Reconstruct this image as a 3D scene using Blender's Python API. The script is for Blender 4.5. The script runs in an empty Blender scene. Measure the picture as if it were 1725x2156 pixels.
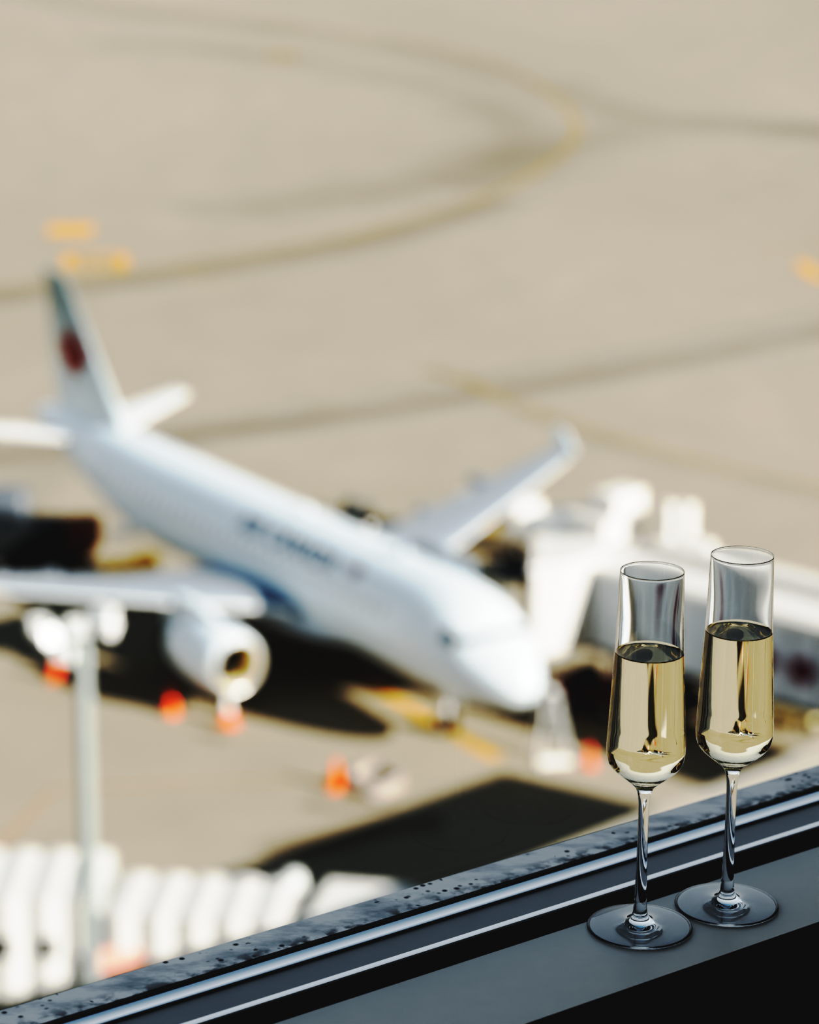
import bpy, bmesh, math, random
from math import sin, cos, radians as R, pi, sqrt, atan2
from mathutils import Vector, Matrix
random.seed(7)
scene = bpy.context.scene
col = scene.collection

# ------------------------------------------------------------------ view
H = 33.9                      # eye height above the apron
FPX, PITCH, ROLL, CX, CY = 5600.0, R(16.0), R(0.55), 862.5, 1078.0
_f = Vector((0, cos(PITCH), -sin(PITCH))); _r = Vector((1, 0, 0)); _u = _r.cross(_f)
RT = _r * cos(ROLL) + _u * sin(ROLL); UP = -_r * sin(ROLL) + _u * cos(ROLL)

def G(x, y, z=0.0):
    """world point at height z seen at photo pixel x, y"""
    v = _f + RT * ((x - CX) / FPX) - UP * ((y - CY) / FPX)
    p = v * ((z - H) / v.z)
    return Vector((p.x, p.y, z))

cam = bpy.data.cameras.new('camera'); camo = bpy.data.objects.new('camera', cam); col.objects.link(camo)
camo.matrix_world = Matrix(((RT.x, UP.x, -_f.x, 0), (RT.y, UP.y, -_f.y, 0), (RT.z, UP.z, -_f.z, H), (0, 0, 0, 1)))
cam.sensor_fit = 'VERTICAL'; cam.sensor_height = 36.0; cam.lens = FPX / 2156 * 36.0
cam.clip_start = 0.02; cam.clip_end = 3000
cam.dof.use_dof = True; cam.dof.focus_distance = 1.64; cam.dof.aperture_fstop = 6.3
scene.camera = camo

# ------------------------------------------------------------------ helpers
class MB:
    def __init__(s): s.v = []; s.f = []; s.m = []
    def add(s, vs, fs, mi=0):
        b = len(s.v); s.v += [tuple(v) for v in vs]
        for f in fs: s.f.append(tuple(b + i for i in f)); s.m.append(mi)
        return s
    def box(s, c, d, rz=0.0, mi=0, M=None):
        cx, cy, cz = c; dx, dy, dz = d[0] / 2, d[1] / 2, d[2] / 2
        vs = []
        for sx, sy, sz in ((-1,-1,-1),(1,-1,-1),(1,1,-1),(-1,1,-1),(-1,-1,1),(1,-1,1),(1,1,1),(-1,1,1)):
            x, y, z = sx * dx, sy * dy, sz * dz
            vs.append(Vector((cx + x * cos(rz) - y * sin(rz), cy + x * sin(rz) + y * cos(rz), cz + z)))
        if M: vs = [M @ v for v in vs]
        return s.add(vs, [(3,2,1,0),(4,5,6,7),(0,1,5,4),(1,2,6,5),(2,3,7,6),(3,0,4,7)], mi)
    def prism(s, poly, z0, z1, mi=0):
        n = len(poly); vs = [(p[0], p[1], z0) for p in poly] + [(p[0], p[1], z1) for p in poly]
        fs = [tuple(range(n - 1, -1, -1)), tuple(range(n, 2 * n))] + [(i, (i + 1) % n, n + (i + 1) % n, n + i) for i in range(n)]
        return s.add(vs, fs, mi)
    def tube(s, pts, r, n=12, mi=0, cap=True):
        pts = [Vector(p) for p in pts]; rs = r if isinstance(r, (list, tuple)) else [r] * len(pts)
        vs = []; 
        for i, p in enumerate(pts):
            t = (pts[min(i + 1, len(pts) - 1)] - pts[max(i - 1, 0)]).normalized()
            a = Vector((0, 0, 1)) if abs(t.z) < 0.9 else Vector((1, 0, 0))
            e1 = t.cross(a).normalized(); e2 = t.cross(e1)
            for k in range(n):
                vs.append(p + (e1 * cos(2 * pi * k / n) + e2 * sin(2 * pi * k / n)) * rs[i])
        fs = [(i * n + k, (i + 1) * n + k, (i + 1) * n + (k + 1) % n, i * n + (k + 1) % n) for i in range(len(pts) - 1) for k in range(n)]
        if cap:
            fs.append(tuple(range(n))); L = (len(pts) - 1) * n; fs.append(tuple(L + k for k in range(n - 1, -1, -1)))
        return s.add(vs, fs, mi)
    def lathe(s, prof, n=48, M=None, mi=0, flip=False):
        """prof: list of (r, h); axis +Z"""
        vs = []; idx = []
        for r, h in prof:
            if r < 1e-7: idx.append([len(vs)] * n); vs.append(Vector((0, 0, h)))
            else:
                b = len(vs); idx.append([b + k for k in range(n)])
                for k in range(n): vs.append(Vector((r * cos(2 * pi * k / n), r * sin(2 * pi * k / n), h)))
        fs = []
        for i in range(len(prof) - 1):
            for k in range(n):
                q = [idx[i][k], idx[i][(k + 1) % n], idx[i + 1][(k + 1) % n], idx[i + 1][k]]
                o = []
                for a in q:
                    if a not in o: o.append(a)
                if len(o) > 2: fs.append(tuple(o[::-1] if flip else o))
        if M: vs = [M @ v for v in vs]
        return s.add(vs, fs, mi)
    def build(s, name, mats, parent=None, smooth=None, bevel=0.0, fix=True):
        me = bpy.data.meshes.new(name); me.from_pydata(s.v, [], s.f); me.update()
        if not isinstance(mats, (list, tuple)): mats = [mats]
        for m in mats: me.materials.append(m)
        for p, mi in zip(me.polygons, s.m): p.material_index = mi
        if fix:
            bm = bmesh.new(); bm.from_mesh(me); bmesh.ops.recalc_face_normals(bm, faces=bm.faces)
            bm.to_mesh(me); bm.free()
        if smooth is not None:
            for p in me.polygons: p.use_smooth = True
            if smooth < 179: me.set_sharp_from_angle(angle=R(smooth))
        o = bpy.data.objects.new(name, me); col.objects.link(o)
        if parent: o.parent = parent
        if bevel:
            b = o.modifiers.new('bevel', 'BEVEL'); b.width = bevel; b.segments = 2; b.limit_method = 'ANGLE'; b.angle_limit = R(40)
        return o

def tag(o, label=None, cat=None, group=None, kind=None):
    if label: o['label'] = label
    if cat: o['category'] = cat
    if group: o['group'] = group
    if kind: o['kind'] = kind
    return o

def empty(name, loc=(0, 0, 0), rz=0.0, parent=None):
    o = bpy.data.objects.new(name, None); col.objects.link(o); o.location = loc; o.rotation_euler = (0, 0, rz)
    o.empty_display_size = 0.1
    if parent: o.parent = parent
    return o

def copy_tree(o, parent=None):
    c = o.copy(); col.objects.link(c); c.parent = parent
    for ch in list(o.children): copy_tree(ch, c)
    return c

def spline(pts, sub=8):
    out = []; n = len(pts)
    for i in range(n - 1):
        p0 = pts[max(i - 1, 0)]; p1 = pts[i]; p2 = pts[i + 1]; p3 = pts[min(i + 2, n - 1)]
        for k in range(sub):
            t = k / sub
            out.append(tuple(0.5 * ((2 * b) + (-a + c) * t + (2 * a - 5 * b + 4 * c - d) * t * t + (-a + 3 * b - 3 * c + d) * t ** 3)
                             for a, b, c, d in zip(p0, p1, p2, p3)))
    out.append(tuple(pts[-1])); return out

# ------------------------------------------------------------------ materials
def mat(name, c, rough=0.6, metal=0.0, var=0.06, scale=3.0, spec=0.5, coat=0.0):
    m = bpy.data.materials.new(name); m.use_nodes = True; nt = m.node_tree; N = nt.nodes; b = N['Principled BSDF']
    b.inputs['Roughness'].default_value = rough; b.inputs['Metallic'].default_value = metal
    b.inputs['Specular IOR Level'].default_value = spec; b.inputs['Coat Weight'].default_value = coat
    tc = N.new('ShaderNodeTexCoord'); nz = N.new('ShaderNodeTexNoise'); nz.inputs['Scale'].default_value = scale; nz.inputs['Detail'].default_value = 4
    mx = N.new('ShaderNodeMix'); mx.data_type = 'RGBA'
    mx.inputs['A'].default_value = (*[x * (1 - var) for x in c], 1); mx.inputs['B'].default_value = (*[min(1, x * (1 + var)) for x in c], 1)
    nt.links.new(tc.outputs['Object'], nz.inputs['Vector']); nt.links.new(nz.outputs['Fac'], mx.inputs['Factor'])
    nt.links.new(mx.outputs['Result'], b.inputs['Base Color'])
    return m

def glass(name, ior, c=(1, 1, 1), rough=0.0):
    m = bpy.data.materials.new(name); m.use_nodes = True; nt = m.node_tree; N = nt.nodes
    N.remove(N['Principled BSDF']); g = N.new('ShaderNodeBsdfGlass'); g.inputs['IOR'].default_value = ior
    g.inputs['Color'].default_value = (*c, 1); g.inputs['Roughness'].default_value = rough
    nt.links.new(g.outputs[0], N['Material Output'].inputs['Surface']); return m

def decal(name, c, alpha, nscale=0.3, nlo=0.6):
    m = bpy.data.materials.new(name); m.use_nodes = True; nt = m.node_tree; N = nt.nodes; L = nt.links
    N.remove(N['Principled BSDF'])
    d = N.new('ShaderNodeBsdfDiffuse'); d.inputs['Color'].default_value = (*c, 1); t = N.new('ShaderNodeBsdfTransparent')
    a = N.new('ShaderNodeAttribute'); a.attribute_name = 'soft'
    tc = N.new('ShaderNodeTexCoord'); nz = N.new('ShaderNodeTexNoise'); nz.inputs['Scale'].default_value = nscale; nz.inputs['Detail'].default_value = 3
    mr = N.new('ShaderNodeMapRange'); mr.inputs['From Min'].default_value = 0.3; mr.inputs['From Max'].default_value = 0.7
    mr.inputs['To Min'].default_value = nlo * alpha; mr.inputs['To Max'].default_value = alpha
    mu = N.new('ShaderNodeMath'); mu.operation = 'MULTIPLY'; mx = N.new('ShaderNodeMixShader')
    L.new(tc.outputs['Object'], nz.inputs['Vector']); L.new(nz.outputs['Fac'], mr.inputs['Value']); L.new(mr.outputs['Result'], mu.inputs[0])
    L.new(a.outputs['Fac'], mu.inputs[1]); L.new(mu.outputs[0], mx.inputs['Fac']); L.new(t.outputs[0], mx.inputs[1]); L.new(d.outputs[0], mx.inputs[2])
    L.new(mx.outputs[0], N['Material Output'].inputs['Surface']); return m

M = {}
M['paint'] = mat('aircraft_paint', (0.76, 0.85, 0.91), 0.28, var=0.02, scale=0.6, coat=0.3)
M['wing'] = mat('wing_grey', (0.27, 0.30, 0.34), 0.35, var=0.04, scale=0.5)
M['slat'] = mat('leading_edge_metal', (0.86, 0.85, 0.83), 0.35, metal=0.15, var=0.03)
M['lip'] = mat('polished_lip', (0.88, 0.85, 0.80), 0.22, metal=0.5, var=0.03)
M['cream'] = mat('inlet_liner', (0.85, 0.72, 0.45), 0.5)
M['belly'] = mat('belly_grey', (0.50, 0.54, 0.58), 0.4)
M['navy'] = mat('navy_lettering', (0.05, 0.035, 0.06), 0.5)
M['maroon'] = mat('dark_red_emblem', (0.16, 0.02, 0.05), 0.5)
M['red'] = mat('leaf_red', (0.20, 0.032, 0.026), 0.45)
M['windowdark'] = mat('dark_window', (0.012, 0.014, 0.016), 0.12)
M['cabwin'] = mat('cabin_window_grey', (0.30, 0.29, 0.26), 0.2)
M['black'] = mat('black_rubber', (0.012, 0.012, 0.013), 0.7)
M['dark'] = mat('dark_metal', (0.03, 0.035, 0.04), 0.5)
M['fan'] = mat('fan_dark', (0.03, 0.028, 0.024), 0.5)
M['strut'] = mat('gear_white', (0.75, 0.73, 0.70), 0.4)
M['orange'] = mat('cone_orange', (1.0, 0.11, 0.022), 0.5)
M['white'] = mat('white_metal', (0.86, 0.84, 0.80), 0.5)
M['bridgewhite'] = mat('bridge_white', (0.68, 0.65, 0.61), 0.55)
M['bridgegrey'] = mat('bridge_grey', (0.56, 0.585, 0.61), 0.5)
M['bridgegreen'] = mat('bridge_panel', (0.44, 0.50, 0.49), 0.5)
M['bellow'] = mat('bellow_fabric', (0.30, 0.255, 0.20), 0.8, var=0.2)
M['bellowtop'] = mat('bellow_roof', (0.03, 0.033, 0.037), 0.7, var=0.2)
M['steps'] = mat('step_grey', (0.30, 0.30, 0.28), 0.5)
M['post'] = mat('galvanised_post', (0.25, 0.275, 0.27), 0.5)
M['lamp'] = mat('lamp_housing', (0.80, 0.79, 0.77), 0.3)
def glint_mat():
    m = mat('sun_glint_lens', (0.95, 0.94, 0.92), 0.2); b = m.node_tree.nodes['Principled BSDF']
    b.inputs['Emission Color'].default_value = (1.0, 0.97, 0.92, 1); b.inputs['Emission Strength'].default_value = 4.0; return m
M['lampglint'] = glint_mat()  # sun glint on one floodlight lens, put in as emission
M['lampface'] = mat('lamp_reflector', (0.95, 0.94, 0.92), 0.12, metal=0.6)
M['yellowp'] = mat('equipment_yellow', (0.95, 0.60, 0.15), 0.5)
M['truckblue'] = mat('truck_blue_grey', (0.10, 0.112, 0.13), 0.4)
M['brown'] = mat('rust_brown', (0.20, 0.07, 0.03), 0.6)
M['hose'] = mat('pale_hose', (0.42, 0.36, 0.32), 0.6); M['ribbase'] = mat('bridge_panel_base', (0.55, 0.55, 0.52), 0.5)
M['palegrey'] = mat('pale_grey', (0.60, 0.61, 0.60), 0.5)
M['pinkred'] = mat('pale_red_panel', (0.95, 0.42, 0.33), 0.5)
M['roof'] = mat('terminal_roof_membrane', (0.40, 0.36, 0.30), 0.8, var=0.08, scale=0.4)
M['facade'] = mat('terminal_facade', (0.35, 0.35, 0.34), 0.7)
M['sill'] = mat('sill_grey', (0.72, 0.69, 0.655), 0.48, metal=0.10, var=0.03, scale=60)
M['framedark'] = mat('frame_slate', (0.265, 0.27, 0.275), 0.38, metal=.5, var=0.06, scale=40)
M['framelip'] = mat('frame_aluminium', (0.80, 0.84, 0.90), 0.3, metal=0.6, var=0.04, scale=30)
M['gasket'] = mat('gasket_black', (0.006, 0.006, 0.007), 0.7)
M['roomdark'] = mat('room_dark', (0.02, 0.02, 0.021), 0.8)
M['roomwall'] = mat('room_wall', (0.40, 0.40, 0.41), 0.8); M['ceil'] = mat('ceiling_white', (0.80, 0.80, 0.80), 0.8)

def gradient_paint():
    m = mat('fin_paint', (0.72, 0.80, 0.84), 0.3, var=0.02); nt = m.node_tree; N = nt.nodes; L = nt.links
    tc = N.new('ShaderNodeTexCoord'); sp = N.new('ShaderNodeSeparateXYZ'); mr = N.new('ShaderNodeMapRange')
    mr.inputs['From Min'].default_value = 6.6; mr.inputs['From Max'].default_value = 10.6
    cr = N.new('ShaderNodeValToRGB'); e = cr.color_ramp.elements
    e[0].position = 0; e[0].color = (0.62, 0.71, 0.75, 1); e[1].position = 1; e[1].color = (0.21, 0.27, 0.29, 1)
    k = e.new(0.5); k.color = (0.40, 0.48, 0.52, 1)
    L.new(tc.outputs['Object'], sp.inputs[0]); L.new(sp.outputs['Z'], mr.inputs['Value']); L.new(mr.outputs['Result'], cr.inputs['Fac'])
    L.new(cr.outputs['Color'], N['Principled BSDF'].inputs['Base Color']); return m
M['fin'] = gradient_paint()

def apron_mat():
    m = bpy.data.materials.new('apron_concrete'); m.use_nodes = True; nt = m.node_tree; N = nt.nodes; L = nt.links; b = N['Principled BSDF']
    b.inputs['Roughness'].default_value = 0.9; b.inputs['Specular IOR Level'].default_value = 0.2
    tc = N.new('ShaderNodeTexCoord'); mp = N.new('ShaderNodeMapping'); mp.inputs['Scale'].default_value = (0.022, 0.010, 1); mp.inputs['Rotation'].default_value = (0, 0, R(12))
    n1 = N.new('ShaderNodeTexNoise'); n1.inputs['Scale'].default_value = 1.0; n1.inputs['Detail'].default_value = 3
    n2 = N.new('ShaderNodeTexNoise'); n2.inputs['Scale'].default_value = 0.25; n2.inputs['Detail'].default_value = 5
    cr = N.new('ShaderNodeValToRGB'); e = cr.color_ramp.elements
    e[0].position = 0.3; e[0].color = (0.332, 0.279, 0.210, 1); e[1].position = 0.7; e[1].color = (0.396, 0.337, 0.261, 1)
    mx = N.new('ShaderNodeMix'); mx.data_type = 'RGBA'; mx.blend_type = 'MULTIPLY'; mx.inputs['Factor'].default_value = 0.25
    L.new(tc.outputs['Object'], mp.inputs[0]); L.new(mp.outputs[0], n1.inputs['Vector']); L.new(tc.outputs['Object'], n2.inputs['Vector'])
    L.new(n1.outputs['Fac'], cr.inputs['Fac']); L.new(cr.outputs['Color'], mx.inputs['A']); L.new(n2.outputs['Fac'], mx.inputs['B'])
    L.new(mx.outputs['Result'], b.inputs['Base Color']); return m
M['apron'] = apron_mat()

def ledge_mat():
    m = bpy.data.materials.new('weathered_ledge'); m.use_nodes = True; nt = m.node_tree; N = nt.nodes; L = nt.links; b = N['Principled BSDF']
    b.inputs['Roughness'].default_value = 0.6
    tc = N.new('ShaderNodeTexCoord')
    n1 = N.new('ShaderNodeTexNoise'); n1.inputs['Scale'].default_value = 45; n1.inputs['Detail'].default_value = 7; n1.inputs['Roughness'].default_value = 0.65
    mp = N.new('ShaderNodeMapping'); mp.inputs['Rotation'].default_value = (0, 0, R(-37)); mp.inputs['Scale'].default_value = (0.45, 1, 1)
    cr = N.new('ShaderNodeValToRGB'); e = cr.color_ramp.elements
    e[0].position = 0.33; e[0].color = (0.40, 0.40, 0.40, 1); e[1].position = 0.55; e[1].color = (0.70, 0.665, 0.64, 1)
    vo = N.new('ShaderNodeTexVoronoi'); vo.inputs['Scale'].default_value = 130; vo.inputs['Randomness'].default_value = 1
    mr = N.new('ShaderNodeMapRange'); mr.inputs['From Min'].default_value = 0.12; mr.inputs['From Max'].default_value = 0.30
    mx = N.new('ShaderNodeMix'); mx.data_type = 'RGBA'; mx.inputs['A'].default_value = (0.03, 0.033, 0.036, 1)
    n3 = N.new('ShaderNodeTexNoise'); n3.inputs['Scale'].default_value = 20
    gt = N.new('ShaderNodeMath'); gt.operation = 'GREATER_THAN'; gt.inputs[1].default_value = 0.55
    mxx = N.new('ShaderNodeMath'); mxx.operation = 'MAXIMUM'; inv = N.new('ShaderNodeMath'); inv.operation = 'SUBTRACT'; inv.inputs[0].default_value = 1
    L.new(tc.outputs['Object'], mp.inputs[0]); L.new(mp.outputs[0], n1.inputs['Vector']); L.new(n1.outputs['Fac'], cr.inputs['Fac'])
    L.new(tc.outputs['Object'], vo.inputs['Vector']); L.new(vo.outputs['Distance'], mr.inputs['Value'])
    L.new(tc.outputs['Object'], n3.inputs['Vector']); L.new(n3.outputs['Fac'], gt.inputs[0]); L.new(gt.outputs[0], inv.inputs[1])
    L.new(mr.outputs['Result'], mxx.inputs[0]); L.new(inv.outputs[0], mxx.inputs[1])
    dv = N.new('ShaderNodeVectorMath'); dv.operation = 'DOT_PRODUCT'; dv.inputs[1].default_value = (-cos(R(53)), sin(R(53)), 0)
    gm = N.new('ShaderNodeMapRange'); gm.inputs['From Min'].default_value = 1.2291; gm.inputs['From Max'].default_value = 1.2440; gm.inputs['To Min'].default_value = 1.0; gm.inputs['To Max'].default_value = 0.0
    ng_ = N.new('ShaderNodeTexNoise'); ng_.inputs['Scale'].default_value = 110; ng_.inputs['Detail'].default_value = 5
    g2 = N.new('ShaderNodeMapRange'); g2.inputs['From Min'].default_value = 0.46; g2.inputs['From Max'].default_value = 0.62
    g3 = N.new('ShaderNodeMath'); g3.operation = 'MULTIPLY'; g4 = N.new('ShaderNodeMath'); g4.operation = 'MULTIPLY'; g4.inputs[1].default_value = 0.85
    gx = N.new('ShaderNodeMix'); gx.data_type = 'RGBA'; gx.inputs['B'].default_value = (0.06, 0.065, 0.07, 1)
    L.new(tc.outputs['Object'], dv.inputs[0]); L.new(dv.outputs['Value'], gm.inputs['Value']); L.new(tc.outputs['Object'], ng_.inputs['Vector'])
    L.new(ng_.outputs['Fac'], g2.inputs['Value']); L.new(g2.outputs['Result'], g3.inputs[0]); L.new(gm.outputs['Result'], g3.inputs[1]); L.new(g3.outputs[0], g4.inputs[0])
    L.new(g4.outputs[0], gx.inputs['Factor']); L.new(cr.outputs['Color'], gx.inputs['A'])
    L.new(mxx.outputs[0], mx.inputs['Factor']); L.new(gx.outputs['Result'], mx.inputs['B']); L.new(mx.outputs['Result'], b.inputs['Base Color'])
    return m
M['ledge'] = ledge_mat()

def pane_mat():
    m = bpy.data.materials.new('window_glass'); m.use_nodes = True; nt = m.node_tree; N = nt.nodes; L = nt.links
    N.remove(N['Principled BSDF'])
    t = N.new('ShaderNodeBsdfTransparent'); t.inputs['Color'].default_value = (0.97, 0.985, 0.98, 1)
    g = N.new('ShaderNodeBsdfGlossy'); g.inputs['Roughness'].default_value = 0.0
    fr = N.new('ShaderNodeFresnel'); fr.inputs['IOR'].default_value = 1.45
    mx = N.new('ShaderNodeMixShader'); L.new(fr.outputs[0], mx.inputs['Fac']); L.new(t.outputs[0], mx.inputs[1]); L.new(g.outputs[0], mx.inputs[2])
    # fine specks of dust on the pane
    tc = N.new('ShaderNodeTexCoord'); vo = N.new('ShaderNodeTexVoronoi'); vo.inputs['Scale'].default_value = 60
    lt = N.new('ShaderNodeMath'); lt.operation = 'LESS_THAN'; lt.inputs[1].default_value = 0.016
    n = N.new('ShaderNodeTexNoise'); n.inputs['Scale'].default_value = 9; gt = N.new('ShaderNodeMath'); gt.operation = 'GREATER_THAN'; gt.inputs[1].default_value = 0.5
    mu = N.new('ShaderNodeMath'); mu.operation = 'MULTIPLY'; k = N.new('ShaderNodeMath'); k.operation = 'MULTIPLY'; k.inputs[1].default_value = 0.35
    d = N.new('ShaderNodeBsdfTranslucent'); d.inputs['Color'].default_value = (0.8, 0.8, 0.8, 1); m2 = N.new('ShaderNodeMixShader')
    L.new(tc.outputs['Object'], vo.inputs['Vector']); L.new(vo.outputs['Distance'], lt.inputs[0]); L.new(tc.outputs['Object'], n.inputs['Vector'])
    L.new(n.outputs['Fac'], gt.inputs[0]); L.new(lt.outputs[0], mu.inputs[0]); L.new(gt.outputs[0], mu.inputs[1]); L.new(mu.outputs[0], k.inputs[0])
    L.new(k.outputs[0], m2.inputs['Fac']); L.new(mx.outputs[0], m2.inputs[1]); L.new(d.outputs[0], m2.inputs[2])
    L.new(m2.outputs[0], N['Material Output'].inputs['Surface']); return m
M['pane'] = pane_mat()

# ------------------------------------------------------------------ light
sun = bpy.data.lights.new('sun', 'SUN'); suno = bpy.data.objects.new('sun', sun); col.objects.link(suno)
SAZ = Vector((0.845, -0.535, 0)).normalized(); SEL = R(23)
tosun = SAZ * cos(SEL) + Vector((0, 0, sin(SEL)))
suno.rotation_euler = tosun.to_track_quat('Z', 'Y').to_euler(); sun.energy = 13.0; sun.angle = R(0.55); sun.color = (1.0, 0.955, 0.87)
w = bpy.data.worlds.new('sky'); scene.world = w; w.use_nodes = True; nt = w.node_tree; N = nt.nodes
bg = N['Background']; tc = N.new('ShaderNodeTexCoord'); sp = N.new('ShaderNodeSeparateXYZ'); cr = N.new('ShaderNodeValToRGB')
e = cr.color_ramp.elements; e[0].position = 0.0; e[0].color = (1.0, 1.01, 1.01, 1); e[1].position = 0.80; e[1].color = (0.16, 0.25, 0.35, 1)
nt.links.new(tc.outputs['Generated'], sp.inputs[0]); nt.links.new(sp.outputs['Z'], cr.inputs['Fac']); nt.links.new(cr.outputs['Color'], bg.inputs['Color'])
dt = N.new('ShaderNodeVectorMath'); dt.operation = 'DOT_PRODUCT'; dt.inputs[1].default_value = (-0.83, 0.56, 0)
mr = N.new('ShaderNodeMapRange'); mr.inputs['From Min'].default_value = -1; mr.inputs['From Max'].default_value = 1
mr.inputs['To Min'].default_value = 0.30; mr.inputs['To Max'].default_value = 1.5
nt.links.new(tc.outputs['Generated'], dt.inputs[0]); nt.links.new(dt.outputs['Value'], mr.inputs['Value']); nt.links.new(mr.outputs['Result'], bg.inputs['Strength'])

vs = scene.view_settings; vs.view_transform = 'Standard'; vs.look = 'None'; vs.exposure = 0.0
vs.use_curve_mapping = True
cm = vs.curve_mapping; c = cm.curves[3]
cm.use_clip = True; cm.clip_max_x = 4.0
pts = [(0.0, 0.004), (0.09, 0.012), (0.145, 0.036), (0.205, 0.125), (0.30, 0.30), (0.42, 0.425), (0.56, 0.535), (0.75, 0.70), (1.1, 0.85), (1.8, 0.94), (4.0, 1.0)]
c.points[0].location = pts[0]; c.points[-1].location = pts[-1]
for p in pts[1:-1]: c.points.new(*p)
cm.update()

# ------------------------------------------------------------------ apron and its paint
apron = MB().add([(-900, -60, 0), (900, -60, 0), (900, 1500, 0), (-900, 1500, 0)], [(0, 1, 2, 3)]).build('ground', M['apron'])
tag(apron, kind='structure')

D_yel = decal('yellow_paint', (0.72, 0.38, 0.10), 0.95, 0.5, 0.85)
D_yelf = decal('worn_yellow_paint', (0.50, 0.33, 0.13), 0.75, 0.15, 0.4)
D_yel2 = decal('faded_yellow_dash', (0.52, 0.37, 0.19), 0.8, 0.3, 0.5)
D_org = decal('orange_paint', (0.62, 0.32, 0.16), 0.55, 0.3, 0.6)
D_wht = decal('pale_paint', (0.50, 0.46, 0.40), 0.5, 0.2, 0.5)
D_tyre = decal('tyre_rubber', (0.13, 0.115, 0.10), 0.20, 0.06, 0.35)
D_tyre2 = decal('tyre_rubber_strong', (0.12, 0.10, 0.09), 0.34, 0.05, 0.5)
D_stain_shade = decal('oil_stain_and_shade', (0.10, 0.08, 0.065), 0.42, 0.2, 0.4)

def strip(name, px, wid, m, z=0.012, soft=0.35, smooth=True, sub=6, world=False):
    P = [Vector((p[0], p[1], 0)) for p in px] if world else [G(*p) for p in px]
    P = [(p.x, p.y) for p in P]
    if smooth and len(P) > 2: P = spline(P, sub)
    P = [Vector((p[0], p[1], z)) for p in P]; vs_, al, fs = [], [], []
    for i, p in enumerate(P):
        t = (P[min(i + 1, len(P) - 1)] - P[max(i - 1, 0)]); t.normalize(); n = Vector((-t.y, t.x, 0))
        w_ = wid[0] + (wid[1] - wid[0]) * i / (len(P) - 1) if isinstance(wid, tuple) else wid
        for o_, a_ in ((-.5, 0 if soft else 1), (-.5 + soft, 1), (.5 - soft, 1), (.5, 0 if soft else 1)):
            vs_.append(p + n * (o_ * w_)); al.append(a_)
    for i in range(len(P) - 1):
        for k in range(3): fs.append((i * 4 + k, i * 4 + k + 1, i * 4 + 5 + k, i * 4 + 4 + k))
    o = MB().add(vs_, fs).build(name, m, apron, fix=False)
    at = o.data.attributes.new('soft', 'FLOAT', 'POINT')
    for i, a_ in enumerate(al): at.data[i].value = a_
    return o

arc = [(-120, 618), (0, 606), (170, 586), (330, 565), (500, 540), (640, 517), (760, 492), (860, 465), (960, 436), (1060, 398), (1140, 355), (1195, 312), (1214, 270), (1190, 222), (1130, 178), (1050, 140), (940, 108), (800, 82), (640, 60), (420, 30), (150, 0)]
strip('tyre_mark', [(x + 4, y + 16) for x, y in arc[:10]], 7.0, D_tyre2, 0.006, 0.45)
strip('tyre_mark', [(980, 395), (1090, 352), (1190, 310), (1290, 285), (1420, 262), (1560, 262), (1725, 275), (1900, 300)], 16.0, D_tyre, 0.006, 0.45)
strip('tyre_mark', [(-60, -40), (250, 22), (520, 52), (760, 88), (950, 125), (1120, 175), (1300, 230), (1500, 262), (1760, 280)], 14.0, D_tyre, 0.008, 0.45)
strip('tyre_mark', [(420, 455), (620, 425), (850, 395), (1000, 350), (1080, 300), (1060, 250), (960, 200), (800, 160), (500, 110), (200, 90)], 14.0, D_tyre, 0.007, 0.48)
strip('taxiway_line', arc, 0.75, D_yelf, 0.015, 0.1)
# long double roadway bands crossing the apron
strip('tyre_mark', [(-60, 975), (300, 930), (600, 893), (900, 850), (1200, 800), (1500, 745), (1800, 685)], 4.6, D_tyre2, 0.006, 0.42, smooth=False)
strip('tyre_mark', [(-60, 948), (300, 903), (600, 864), (900, 816), (1200, 765), (1500, 708), (1800, 650)], 2.6, D_tyre, 0.007, 0.42, smooth=False)
strip('roadway_line', [(-60, 1020), (300, 968), (600, 920), (900, 876), (1200, 828), (1500, 778), (1800, 728)], 0.6, D_wht, 0.014, 0.1, smooth=False)
strip('tyre_mark', [(-40, 1150), (60, 1010), (150, 985), (420, 930)], 5.0, D_tyre, 0.005, 0.48)
for i in range(7):
    x0 = 560 + i * 175; y0 = 878 - (x0 - 560) * 0.163
    strip('roadway_dash', [(x0, y0), (x0 + 85, y0 - 14)], 0.9, D_wht, 0.016, 0.2, smooth=False)
# dashed yellow edge lines
for i in range(15):
    t0 = i / 15; t1 = t0 + 0.042
    f = lambda t: (1060 + 700 * t, 842 + 262 * t - 70 * t * t)
    strip('dashed_line', [f(t0), f((t0 + t1) / 2), f(t1)], 1.0, D_yel2, 0.016, 0.1)
strip('tyre_mark', [(1040, 835), (1180, 890), (1400, 962), (1760, 1045)], 3.2, D_tyre, 0.006, 0.45)
strip('taxiway_line', [(1590, 526), (1660, 524), (1740, 522)], 0.5, D_yelf, 0.016, 0.1)
strip('taxiway_line', [(1690, 552), (1705, 572), (1740, 590), (1800, 600)], 1.2, D_yel, 0.016, 0.1)
strip('taxiway_line', [(380, 578), (430, 588), (480, 592)], 0.5, D_yelf, 0.016, 0.1)
strip('taxiway_line', [(890, 785), (940, 790), (1000, 812), (1060, 842)], 0.5, D_yelf, 0.016, 0.1)
strip('stain_and_shade', [(900, 780), (960, 795), (1010, 815)], 1.6, D_stain_shade, 0.009, 0.4)
def patch(x, y, w_, m):          # painted position board on the ground
    strip('painted_board', [(x - w_ / 2, y), (x + w_ / 2, y)], 4.6, m, 0.018, 0.05, smooth=False)
patch(149, 485, 95, D_yel); 
strip('painted_board', [(560, 119), (628, 119)], 6.5, D_yelf, 0.018, 0.05, smooth=False)
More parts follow.
